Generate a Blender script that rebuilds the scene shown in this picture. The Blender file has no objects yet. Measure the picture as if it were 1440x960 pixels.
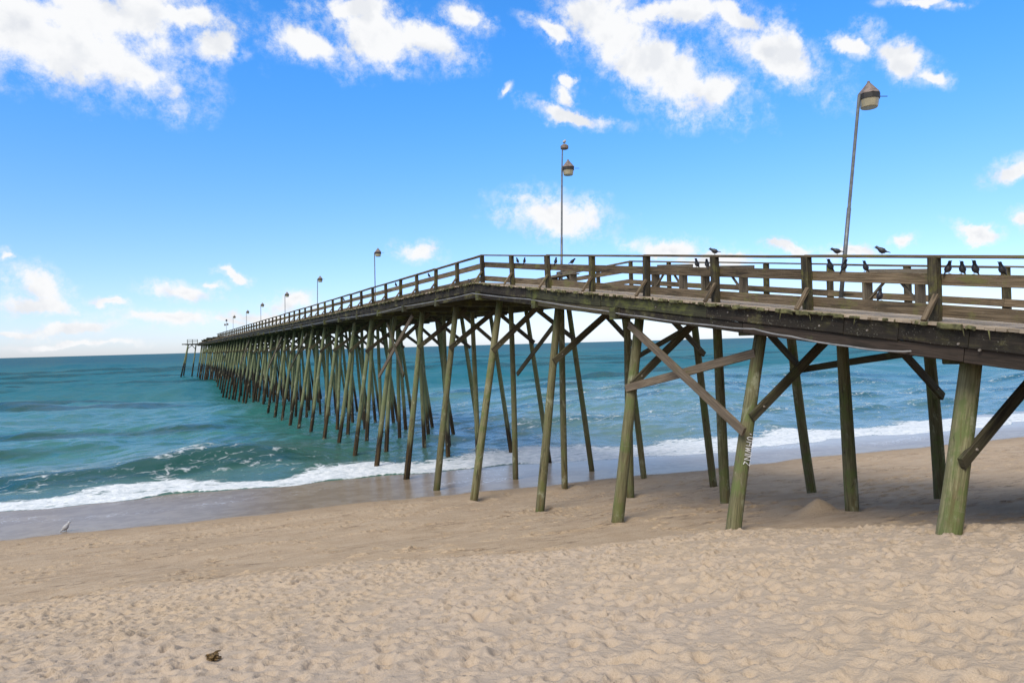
import bpy, math, random
import numpy as np
from mathutils import Vector, Matrix

random.seed(7)
RNG = np.random.default_rng(11)
sc = bpy.context.scene
COL = sc.collection
R = math.radians

# ------------------------------------------------------------------ numbers of the place
EYE = 6.0            # camera height (m)
WATER = -0.5         # still water level
POST_X = 11.3        # line of the near railing
FAR_X = 18.4         # line of the far railing
EDGE_L, EDGE_R = 10.88, 18.82
KINK = 23.6          # where the ramp meets the level deck
END = 200.0
BENT0, BENT_D = 6.4, 4.25

def zdeck(s):
    return 8.38 - 0.129 * max(0.0, KINK - s)

PROF_T = [-400, -60, -6, 0, 4, 8, 12.5, 17.4, 21.5, 25.3, 30, 35, 45, 60, 90]
PROF_Z = [5.0, 4.6, 4.5, 4.15, 3.6, 2.8, 1.8, 1.05, .5, .12, -.25, -.5, -1.4, -2.6, -5]
_tt = np.linspace(-60, 90, 1501)
_zz = np.interp(_tt, PROF_T, PROF_Z)
_k = np.ones(25) / 25
_zz[12:-12] = np.convolve(_zz, _k, 'valid')

def beach(x, y):
    return np.interp(np.asarray(y) + .15 * np.asarray(x), _tt, _zz)

# ------------------------------------------------------------------ helpers
def tag(o, label=None, cat=None, group=None, kind=None):
    if label: o['label'] = label
    if cat: o['category'] = cat
    if group: o['group'] = group
    if kind: o['kind'] = kind
    return o

def empty(name, loc, parent=None):
    o = bpy.data.objects.new(name, None)
    COL.objects.link(o)
    o.location = loc
    o.empty_display_size = .2
    if parent: o.parent = parent
    return o

class MB:
    """collects bars, tubes and rings; build() links them as one mesh object"""
    def __init__(s): s.v = []; s.f = []; s.uv = []; s.t = []
    def _grid(s, rings, closed_ends, vv, uoff, tint, voff=0.0):
        n = len(rings[0]); b = len(s.v)
        for r in rings:
            for p in r: s.v.append(tuple(p)); s.t.append(tint)
        for i in range(len(rings) - 1):
            for j in range(n):
                k = (j + 1) % n
                s.f.append((b + i*n + j, b + i*n + k, b + (i+1)*n + k, b + (i+1)*n + j))
                a0, a1 = uoff[i], uoff[i+1]
                v0, v1 = vv[j] + voff, vv[j+1] + voff
                s.uv.append(((a0, v0), (a0, v1), (a1, v1), (a1, v0)))
        if closed_ends:
            for ring, rev in ((0, True), (len(rings) - 1, False)):
                idx = [b + ring*n + j for j in range(n)]
                uvs = [(uoff[ring] + .02*math.cos(6.283*j/n), voff + .06*math.sin(6.283*j/n)) for j in range(n)]
                if rev: idx = idx[::-1]
                s.f.append(tuple(idx)); s.uv.append(tuple(uvs))
    def bar(s, p0, p1, w, h, up=(0, 0, 1), ch=.008, segs=1, jit=0.0, tint=None):
        """timber from p0 to p1, w wide, h deep along up, with chamfered arrises"""
        p0 = Vector(p0); p1 = Vector(p1); d = (p1 - p0); L = d.length; d.normalize()
        u = Vector(up); u = (u - d * u.dot(d)).normalized(); side = d.cross(u)
        ch = min(ch, w * .3, h * .3); a, b = w / 2, h / 2
        prof = [(a, b - ch), (a - ch, b), (-a + ch, b), (-a, b - ch), (-a, -b + ch), (-a + ch, -b), (a - ch, -b), (a, -b + ch)]
        vv = [0.0]
        for j in range(8):
            q0, q1 = prof[j], prof[(j + 1) % 8]; vv.append(vv[-1] + math.hypot(q1[0]-q0[0], q1[1]-q0[1]))
        off = random.uniform(0, 50); rings = []; us = []
        for i in range(segs + 1):
            t = i / segs; c = p0 + d * (L * t)
            jx = random.uniform(-jit, jit); jy = random.uniform(-jit, jit)
            rings.append([c + side * (x + jx + random.uniform(-jit, jit)*.35) + u * (y + jy + random.uniform(-jit, jit)*.35) for x, y in prof]); us.append(off + L * t)
        s._grid(rings, True, vv, us, tint if tint is not None else random.uniform(0, 1), random.uniform(0, 20))
        return s
    def path(s, pts, w, h, up=(0, 0, 1), ch=.008, tint=None):
        for a, b in zip(pts[:-1], pts[1:]): s.bar(a, b, w, h, up, ch, tint=tint)
        return s
    def tube(s, pts, radii, n=12, tint=None, rough=0.0, caps=True):
        pts = [Vector(p) for p in pts]; rings = []; us = []; acc = random.uniform(0, 50)
        ref = Vector((1, .13, 0)) if abs((pts[-1] - pts[0]).normalized().z) > .7 else Vector((0, 0, 1))
        bump = [random.uniform(-rough, rough) for _ in range(n)]
        for i, p in enumerate(pts):
            d = (pts[min(i + 1, len(pts) - 1)] - pts[max(i - 1, 0)]).normalized()
            a = (ref - d * ref.dot(d)).normalized(); b = d.cross(a); r = radii[i]
            if i: acc += (p - pts[i - 1]).length
            us.append(acc)
            rings.append([p + (a * math.cos(6.28319*j/n) + b * math.sin(6.28319*j/n)) * (r * (1 + bump[j] + random.uniform(-rough, rough)*.5)) for j in range(n)])
        rm = sum(radii) / len(radii)
        vv = [6.283 * rm * j / n for j in range(n + 1)]
        s._grid(rings, caps, vv, us, tint if tint is not None else random.uniform(0, 1), random.uniform(0, 20))
        return s
    def build(s, name, mat, parent=None, loc=None, smooth=False):
        me = bpy.data.meshes.new(name)
        o_loc = Vector(loc) if loc is not None else Vector((0, 0, 0))
        me.from_pydata([Vector(p) - o_loc for p in s.v], [], s.f)
        uvl = me.uv_layers.new(name='UVMap')
        uvl.data.foreach_set('uv', np.array([c for f in s.uv for c in f], dtype=np.float32).ravel())
        at = me.attributes.new('tint', 'FLOAT', 'POINT')
        at.data.foreach_set('value', np.array(s.t, dtype=np.float32))
        if smooth: me.polygons.foreach_set('use_smooth', np.ones(len(me.polygons), dtype=bool))
        me.materials.append(mat)
        o = bpy.data.objects.new(name, me); COL.objects.link(o)
        o.location = o_loc
        if parent:
            o.parent = parent
            o.matrix_parent_inverse = Matrix.Identity(4)
            # everything is written in world metres; the root holds no rotation
            w = Vector((0, 0, 0)); q = parent
            while q: w += q.location; q = q.parent
            o.location = o_loc - w
        return o

# ------------------------------------------------------------------ materials
class NT:
    def __init__(s, tree): s.t = tree
    def n(s, typ, **kw):
        nd = s.t.nodes.new(typ)
        for k, v in kw.items():
            if k == 'inp':
                for kk, vv in v.items():
                    if isinstance(vv, bpy.types.NodeSocket): s.t.links.new(vv, nd.inputs[kk])
                    else: nd.inputs[kk].default_value = vv
            else: setattr(nd, k, v)
        return nd
    def math(s, op, a, b=None, c=None, clamp=False):
        inp = {0: a}
        if b is not None: inp[1] = b
        if c is not None: inp[2] = c
        return s.n('ShaderNodeMath', operation=op, use_clamp=clamp, inp=inp).outputs[0]
    def vmath(s, op, a, b=None):
        inp = {0: a}
        if b is not None: inp[1] = b
        nd = s.n('ShaderNodeVectorMath', operation=op, inp=inp)
        return nd.outputs['Value'] if op in ('DOT_PRODUCT', 'LENGTH') else nd.outputs[0]
    def mix(s, f, a, b):
        nd = s.n('ShaderNodeMix', data_type='RGBA')
        for k, v in ((0, f), (6, a), (7, b)):
            if isinstance(v, bpy.types.NodeSocket): s.t.links.new(v, nd.inputs[k])
            else: nd.inputs[k].default_value = v if k == 0 else (*v, 1)[:4]
        return nd.outputs[2]
    def mul(s, a, b):
        nd = s.n('ShaderNodeMix', data_type='RGBA', blend_type='MULTIPLY'); nd.inputs[0].default_value = 1
        for k, v in ((6, a), (7, b)):
            if isinstance(v, bpy.types.NodeSocket): s.t.links.new(v, nd.inputs[k])
            else: nd.inputs[k].default_value = (*v, 1)[:4]
        return nd.outputs[2]
    def step(s, x, lo, hi, a=0.0, b=1.0):
        return s.n('ShaderNodeMapRange', interpolation_type='SMOOTHSTEP', inp={0: x, 1: lo, 2: hi, 3: a, 4: b}).outputs[0]
    def noise(s, vec, scale, detail=4, rough=.55, dist=0.0):
        return s.n('ShaderNodeTexNoise', inp={'Vector': vec, 'Scale': scale, 'Detail': detail, 'Roughness': rough, 'Distortion': dist}).outputs[0]
    def mapv(s, vec, scale=(1, 1, 1), loc=(0, 0, 0), rot=(0, 0, 0)):
        return s.n('ShaderNodeMapping', inp={'Vector': vec, 'Scale': scale, 'Location': loc, 'Rotation': rot}).outputs[0]

def new_mat(name):
    m = bpy.data.materials.new(name); m.use_nodes = True
    t = m.node_tree; t.nodes.clear()
    N = NT(t); out = N.n('ShaderNodeOutputMaterial'); bs = N.n('ShaderNodeBsdfPrincipled')
    t.links.new(bs.outputs[0], out.inputs[0])
    return m, N, bs

def plain(name, col, rough=.6, metal=0.0, var=.25, scale=6):
    m, N, bs = new_mat(name)
    g = N.n('ShaderNodeNewGeometry').outputs['Position']
    f = N.noise(g, scale, 5, .6)
    c = N.mix(N.step(f, .3, .7), tuple(k * (1 - var) for k in col), tuple(min(1, k * (1 + var)) for k in col))
    N.t.links.new(c, bs.inputs['Base Color']); bs.inputs['Roughness'].default_value = rough
    bs.inputs['Metallic'].default_value = metal
    return m

def wood(name, light, dark, moss=(.10, .115, .035), moss_amt=.5, black_amt=.3, pile=False, rough=.85, lichen=0.0):
    m, N, bs = new_mat(name)
    uv = N.n('ShaderNodeUVMap', uv_map='UVMap').outputs[0]
    pos = N.n('ShaderNodeNewGeometry').outputs['Position']
    tint = N.n('ShaderNodeAttribute', attribute_name='tint').outputs['Fac']
    grain = N.noise(N.mapv(uv, (1.6, 38, 1)), 1.0, 6, .65, .4)
    fine = N.noise(N.mapv(uv, (7, 150, 1)), 1.0, 3, .6)
    blotch = N.noise(N.mapv(uv, (.9, 3.2, 1)), 1.0, 5, .6, .3)
    streak = N.noise(N.mapv(uv, (.5, 14, 1)), 1.0, 4, .6)
    c = N.mix(N.step(grain, .33, .68), dark, light)
    c = N.mix(N.step(blotch, .35, .75, 0, .6), c, tuple(k * .55 for k in light))
    # weathering differs from board to board
    tv = N.n('ShaderNodeMapRange', inp={0: tint, 3: .68, 4: 1.22}).outputs[0]
    cc = N.n('ShaderNodeCombineColor', inp={0: tv, 1: tv, 2: tv}).outputs[0]
    c = N.mul(c, cc)
    ms = N.noise(pos, 1.7, 6, .68, .2)
    mf = N.step(N.math('ADD', ms, N.math('MULTIPLY', N.math('SUBTRACT', streak, .5), .35)), .62 - .22 * moss_amt, .76 - .18 * moss_amt)
    c = N.mix(N.math('MULTIPLY', mf, .85), c, moss)
    if pile:
        sep = N.n('ShaderNodeSeparateXYZ', inp={0: pos}); x, y, z = sep.outputs
        t = N.math('MULTIPLY_ADD', x, .15, y)
        wet = N.step(t, 27.5, 33.5)
        # tide mark: barnacles and wet black wood below about 1.7 m on the piles that stand in the water
        lvl = N.math('ADD', 1.35, N.math('MULTIPLY', N.math('SUBTRACT', streak, .5), 2.2))
        lvl = N.math('ADD', lvl, N.step(t, 45, 130, 0, 1.9))
        tide = N.step(N.math('SUBTRACT', lvl, z), -.35, .35)
        grn = N.noise(N.mapv(uv, (.8, 3, 1), (31, 3, 0)), 1.0, 5, .6, .4)
        c = N.mix(N.math('MULTIPLY', N.step(t, 22, 45), N.step(grn, .3, .7, .35, .85)), c, (.145, .185, .10))
        speck = N.noise(pos, 26, 3, .7)
        barn = N.mix(N.step(speck, .55, .75, 0, .55), (.014, .012, .009), (.13, .115, .085))
        c = N.mix(N.math('MULTIPLY', tide, wet), c, barn)
        # foot of beach piles: scoured, brown
        foot = N.step(z, .2, 3.2, .5, 0)
        c = N.mix(N.math('MULTIPLY', N.step(streak, .45, .6), foot), c, (.115, .068, .022))
        pale = N.noise(N.mapv(uv, (1.1, 2.2, 1), (11, 4, 0)), 1.0, 6, .7, .5)
        c = N.mix(N.step(pale, .56, .66, 0, .75), c, (.27, .275, .185))
        brn = N.noise(N.mapv(uv, (.6, 5, 1), (23, 9, 0)), 1.0, 6, .68, .3)
        c = N.mix(N.step(brn, .56, .68, 0, .65), c, (.095, .062, .03))
        crk = N.noise(N.mapv(uv, (.35, 42, 1), (41, 3, 0)), 1.0, 3, .6, .2)
        c = N.mix(N.step(crk, .62, .68, 0, .75), c, (.03, .026, .016))
        ring = N.noise(N.mapv(uv, (9, .6, 1), (2, 19, 0)), 1.0, 3, .6)
        c = N.mix(N.step(ring, .68, .74, 0, .4), c, (.26, .26, .20))
        # creosote-dark heads
        knot = N.noise(N.mapv(uv, (2.2, 6, 1)), 1.0, 4, .6, .6)
        c = N.mix(N.step(knot, .64, .72, 0, .7), c, (.035, .028, .018))
    bl = N.noise(N.mapv(uv, (.7, 5, 1), (3, 7, 0)), 1.0, 5, .62, .2)
    c = N.mix(N.math('MULTIPLY', N.step(bl, .60 - .25*black_amt, .74 - .22*black_amt), .8), c, (.02, .017, .013))
    if lichen:
        lz = N.math('MULTIPLY', N.step(N.noise(pos, 30, 3, .75), .60, .68), N.step(N.noise(pos, 4.5, 4, .65), .46, .6))
        c = N.mix(N.math('MULTIPLY', lz, lichen), c, (.33, .33, .26))
        dz_ = N.step(N.noise(pos, 11, 5, .75), .58, .70); c = N.mix(N.math('MULTIPLY', dz_, lichen), c, (.012, .010, .007))
    N.t.links.new(c, bs.inputs['Base Color'])
    bs.inputs['Roughness'].default_value = rough
    bs.inputs['Specular IOR Level'].default_value = .25
    h = N.math('ADD', N.math('MULTIPLY', grain, .7), N.math('MULTIPLY', fine, .3))
    b = N.n('ShaderNodeBump', inp={'Height': h, 'Strength': .55, 'Distance': .012})
    N.t.links.new(b.outputs[0], bs.inputs['Normal'])
    return m

M = {}
M['pile'] = wood('weathered_pile', (.23, .215, .115), (.085, .08, .04), moss=(.105, .135, .045), moss_amt=.7, black_amt=.1, pile=True)
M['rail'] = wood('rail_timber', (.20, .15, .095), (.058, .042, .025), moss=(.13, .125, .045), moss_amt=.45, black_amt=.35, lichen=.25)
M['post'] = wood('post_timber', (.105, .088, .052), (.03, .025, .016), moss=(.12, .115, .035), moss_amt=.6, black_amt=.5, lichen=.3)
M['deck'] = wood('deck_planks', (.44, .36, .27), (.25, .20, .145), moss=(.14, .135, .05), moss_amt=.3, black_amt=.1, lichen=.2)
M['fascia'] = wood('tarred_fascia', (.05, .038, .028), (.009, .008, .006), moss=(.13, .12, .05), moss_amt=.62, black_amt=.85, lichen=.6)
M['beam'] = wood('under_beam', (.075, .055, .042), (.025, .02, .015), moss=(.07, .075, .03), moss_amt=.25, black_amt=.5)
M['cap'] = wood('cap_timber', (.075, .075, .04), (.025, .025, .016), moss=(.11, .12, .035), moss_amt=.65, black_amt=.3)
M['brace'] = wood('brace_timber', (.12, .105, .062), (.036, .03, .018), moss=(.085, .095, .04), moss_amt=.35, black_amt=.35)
M['grey_brace'] = wood('grey_brace_timber', (.22, .175, .125), (.085, .065, .045), moss_amt=.15, black_amt=.1)
M['moss'] = plain('deck_edge_moss', (.095, .092, .038), .95, 0, .65, 8)
M['bench'] = wood('bench_timber', (.19, .16, .12), (.08, .065, .045), moss_amt=.2, black_amt=.25)
M['pole'] = plain('galvanised_pole', (.13, .14, .145), .5, .5)
M['pipe'] = plain('grey_conduit', (.20, .20, .20), .5, 0, .25, 3)
M['hood'] = plain('rusty_hood', (.17, .135, .12), .7, .2, .35, 9)
M['lampbody'] = plain('lamp_body', (.02, .018, .017), .6)
M['lens'] = plain('lamp_lens', (.31, .28, .19), .25, 0, .12, 8)
M['bird'] = plain('dark_plumage', (.018, .017, .02), .5, 0, .3, 30)
M['gull_white'] = plain('white_plumage', (.75, .75, .73), .7, 0, .05)
M['gull_grey'] = plain('grey_plumage', (.33, .33, .34), .7, 0, .2, 25)
M['brownbird'] = plain('brown_plumage', (.085, .075, .065), .7, 0, .3, 30)
M['beak'] = plain('beak_legs', (.10, .07, .03), .5)
M['bolt'] = plain('bolt_steel', (.22, .19, .16), .7, .3)
M['paint'] = plain('white_paint', (.72, .72, .72), .7, 0, .2, 60)
M['weed'] = plain('brown_seaweed', (.11, .065, .018), .7, 0, .5, 40)

# ------------------------------------------------------------------ sand
def axis(pieces):
    out = []
    for a, b, st in pieces: out += list(np.arange(a, b, st))
    return np.array(out)

def grow(a, b, st, g):
    out = [a]
    while out[-1] < b: out.append(out[-1] + st); st *= g
    return out[1:]

SOFT_X = [-40, -2.6, 1, 5, 8.5, 10.9, 11.5, 12.0, 13, 40]
SOFT_Y = [19, 16.1, 15.2, 13.4, 11.9, 11.1, 8.6, 6.2, 3.5, -10]

def make_sand():
    xs = np.array(sorted([-x for x in grow(7, 900, .08, 1.12)]) + list(np.arange(-7, 20.5, .031)) + grow(20.5, 45, .045, 1.006) + grow(45.3, 900, .3, 1.07))
    ys = np.array(sorted([-y for y in grow(-1.6, 600, .08, 1.15)]) + list(np.arange(1.6, 15.5, .031)) + grow(15.5, 34, .05, 1.006) + grow(34.2, 90, .2, 1.1))
    X, Y = np.meshgrid(xs, ys); Z = beach(X, Y)
    T = Y + .15 * X
    sd = np.interp(X, SOFT_X, SOFT_Y) - Y              # >0: soft trampled sand
    def wob(a, b, k): return np.sin(X*a + k) * np.sin(Y*b + 1.7*k)
    sd = sd + .35*wob(.9, .7, 1) + .2*wob(2.3, 1.9, 2)
    soft = np.clip(sd / 1.6 + .3, 0, 1); soft = soft*soft*(3 - 2*soft)
    Z += .09 * np.clip(sd / .9 + .4, 0, 1) * np.exp(-np.clip(sd, 0, 9) / 3.5)   # soft sand stands a little proud
    land = np.clip((30 - T) / 6, 0, 1)
    Z += land * (.035*wob(.55, .4, 3) + .02*wob(1.3, .9, 5) + .012*wob(2.9, 2.1, 8))
    Z += soft * (.008*wob(4.1, 3.3, 4))
    # cusps and gullies in the hard sand
    Z += land * (1 - soft) * .03 * np.sin(T*1.25 + .8*np.sin(X*.35))
    # sand pile beside the middle pile and scour round the piles
    Z += .36 * np.exp(-(((X - 14.35)/.42)**2 + ((Y - 11.35)/.38)**2)**.8)
    H = np.zeros_like(Z)
    def stamp(px, py, a, b, ang, dep, rim=.4):
        rad = 2.6 * max(a, b)
        i0, i1 = np.searchsorted(ys, (py - rad, py + rad)); j0, j1 = np.searchsorted(xs, (px - rad, px + rad))
        if i1 - i0 < 2 or j1 - j0 < 2: return
        dx = X[i0:i1, j0:j1] - px; dy = Y[i0:i1, j0:j1] - py
        c, s_ = math.cos(ang), math.sin(ang)
        q = ((dx*c + dy*s_)/a)**2 + ((-dx*s_ + dy*c)/b)**2
        H[i0:i1, j0:j1] += -dep*np.exp(-q**1.4) + rim*dep*np.exp(-(np.sqrt(q) - 1.5)**2 * 3.0)
    n = 15000
    for _ in range(n):
        px = RNG.uniform(-6, 21); py = RNG.uniform(1.8, 17)
        e = np.interp(px, SOFT_X, SOFT_Y) - py
        if e < -.4 or (e < .6 and RNG.random() < .5): continue
        a = RNG.uniform(.035, .08) if RNG.random() < .72 else RNG.uniform(.07, .14); b = a * RNG.uniform(.5, 1.0)
        stamp(px, py, a, b, RNG.uniform(0, 3.14), a*(RNG.uniform(.36, .72) if a < .08 else RNG.uniform(.22, .42)), RNG.uniform(.2, .65))
    # sparse prints on the hard sand, some in tracks
    for _ in range(2800):
        px = RNG.uniform(-7, 40); py = RNG.uniform(6, 27)
        if py + .15*px > 26.5 or py < np.interp(px, SOFT_X, SOFT_Y): continue
        if math.sin(px*1.1 + 2) * math.sin(py*.9 + px*.3) < -.05: continue
        a = RNG.uniform(.07, .13); stamp(px, py, a, a*RNG.uniform(.4, .7), RNG.uniform(-.6, .6), RNG.uniform(.04, .085), .35)
    for t0, x0, x1, st in ((23.6, -7, 22, .55), (20.3, -6, 16, .6), (18.8, 9, 40, .5), (17.9, 10, 40, .5), (15.9, 7, 21, .45), (25.2, -7, 9, .5)):
        for k, px in enumerate(np.arange(x0, x1, st)):
            py = t0 - .15*px + .12*(k % 2) + RNG.normal(0, .08)
            stamp(px + RNG.normal(0, .08), py, RNG.uniform(.09, .14), .055, RNG.normal(0, .2), RNG.uniform(.05, .085), .4)
    for kx, base in enumerate((6.4, 10.65, 14.9, 19.15, 23.4, 27.65)):
        for px, py in ((11.0, base), (14.9, base + .25), (18.4, base)):
            stamp(px, py - .1, .42, .34, RNG.uniform(0, 3), .07, .5)
    Z += H * land
    me = bpy.data.meshes.new('sand')
    ny, nx = X.shape
    v = np.stack([X, Y, Z], -1).reshape(-1, 3)
    i = np.arange(ny*nx).reshape(ny, nx)
    f = np.stack([i[:-1, :-1], i[:-1, 1:], i[1:, 1:], i[1:, :-1]], -1).reshape(-1, 4)
    grid_mesh(me, v, f)
    at = me.attributes.new('soft', 'FLOAT', 'POINT'); at.data.foreach_set('value', soft.astype(np.float32).ravel())
    m, N, bs = new_mat('beach_sand')
    pos = N.n('ShaderNodeNewGeometry').outputs['Position']
    sep = N.n('ShaderNodeSeparateXYZ', inp={0: pos}); x, y, z = sep.outputs
    t = N.math('MULTIPLY_ADD', x, .15, y)
    so = N.n('ShaderNodeAttribute', attribute_name='soft').outputs['Fac']
    big = N.noise(pos, .22, 4, .55, .4); mid = N.noise(pos, 1.3, 5, .6, .5); grain = N.noise(pos, 90, 2, .7); small = N.noise(pos, 14, 4, .65)
    dry = N.mix(N.step(big, .35, .65), (.435, .342, .246), (.43, .345, .262))
    firm = N.mix(N.step(mid, .35, .65), (.385, .29, .195), (.43, .332, .23))
    c = N.mix(so, firm, dry)
    c = N.mix(N.step(grain, .3, .7, 0, .35), c, N.mul(c, (.62, .6, .58)))
    c = N.mix(N.step(small, .52, .72, 0, .22), c, N.mul(c, (.6, .56, .5)))
    # bits of wrack and broken shell strewn along the firm sand
    wr = N.noise(N.mapv(pos, (1.6, 5, 1), rot=(0, 0, .15)), 1.0, 5, .75, .3); wz = N.noise(N.mapv(pos, (.25, .8, 1), (5, 2, 0), rot=(0, 0, .15)), 1.0, 3, .6)
    mot = N.noise(N.mapv(pos, (.7, 2.2, 1), rot=(0, 0, .15)), 1.1, 7, .72, .4)
    c = N.mix(N.math('MULTIPLY', N.step(mot, .48, .66), N.math('MULTIPLY_ADD', so, -.28, .36)), c, N.mul(c, (.66, .62, .56)))
    wf = N.math('MULTIPLY', N.step(wr, .53, .63), N.math('MULTIPLY', N.step(wz, .42, .58), N.math('SUBTRACT', 1.0, so)))
    c = N.mix(N.math('MULTIPLY', wf, .75), c, (.14, .10, .065))
    # damp sand near the swash, then wet sand with a film of water
    tw = N.math('ADD', t, N.math('ADD', N.math('MULTIPLY', N.math('SUBTRACT', N.noise(N.mapv(pos, (1, .3, 1)), .16, 4, .5), .5), 3.2), N.math('MULTIPLY', N.math('SUBTRACT', mid, .5), .25)))
    damp = N.step(tw, 24.8, 27.2, 0, .45)
    c = N.mix(damp, c, (.25, .18, .115))
    wet = N.step(tw, 26.9, 27.4)
    c = N.mix(wet, c, N.mix(N.step(mid, .4, .6), (.205, .155, .105), (.25, .198, .142)))
    # remnants of foam in the film
    vor = N.n('ShaderNodeTexVoronoi', feature='DISTANCE_TO_EDGE', inp={'Vector': N.vmath('ADD', pos, N.vmath('SCALE', N.n('ShaderNodeTexNoise', inp={'Vector': pos, 'Scale': .9}).outputs[1], None)), 'Scale': 2.6}).outputs[0]
    lace = N.math('MULTIPLY', N.step(vor, .0, .09, 1, 0), N.step(N.noise(N.mapv(pos, (.35, 1, 1)), .5, 4, .6), .5, .66))
    lace = N.math('MULTIPLY', lace, N.math('MULTIPLY', N.step(tw, 28.5, 31.5), N.step(x, -4, 16, .35, .8)))
    c = N.mix(lace, c, (.62, .63, .64))
    film = N.math('MULTIPLY', N.step(tw, 29.5, 33), N.step(x, 9, 20, 0, .5))
    c = N.mix(film, c, (.40, .42, .43))
    N.t.links.new(c, bs.inputs['Base Color'])
    N.t.links.new(N.n('ShaderNodeMapRange', inp={0: wet, 3: .95, 4: .27}).outputs[0], bs.inputs['Roughness'])
    N.t.links.new(N.n('ShaderNodeMapRange', inp={0: wet, 3: .1, 4: .10}).outputs[0], bs.inputs['Specular IOR Level'])
    hh = N.math('ADD', N.math('MULTIPLY', grain, .12), N.math('MULTIPLY', small, .55))
    hh = N.math('ADD', hh, N.math('MULTIPLY', N.noise(pos, 9, 4, .62, .4), 1.0))
    stg = N.n('ShaderNodeMapRange', inp={0: wet, 3: .7, 4: .015}).outputs[0]
    b = N.n('ShaderNodeBump', inp={'Height': hh, 'Strength': stg, 'Distance': .05})
    N.t.links.new(b.outputs[0], bs.inputs['Normal'])
    me.materials.append(m)
    o = bpy.data.objects.new('sand', me); COL.objects.link(o)
    tag(o, 'tan beach sand, trampled in front and wet at the waterline', 'sand', kind='structure')

def grid_mesh(me, v, f):
    me.vertices.add(len(v)); me.vertices.foreach_set('co', v.astype(np.float32).ravel())
    me.loops.add(f.size); me.loops.foreach_set('vertex_index', f.astype(np.int32).ravel())
    me.polygons.add(len(f)); me.polygons.foreach_set('loop_start', np.arange(0, f.size, 4, dtype=np.int32))
    me.polygons.foreach_set('loop_total', np.full(len(f), 4, dtype=np.int32))
    me.polygons.foreach_set('use_smooth', np.ones(len(f), dtype=bool))
    me.update(); me.validate()

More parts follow.
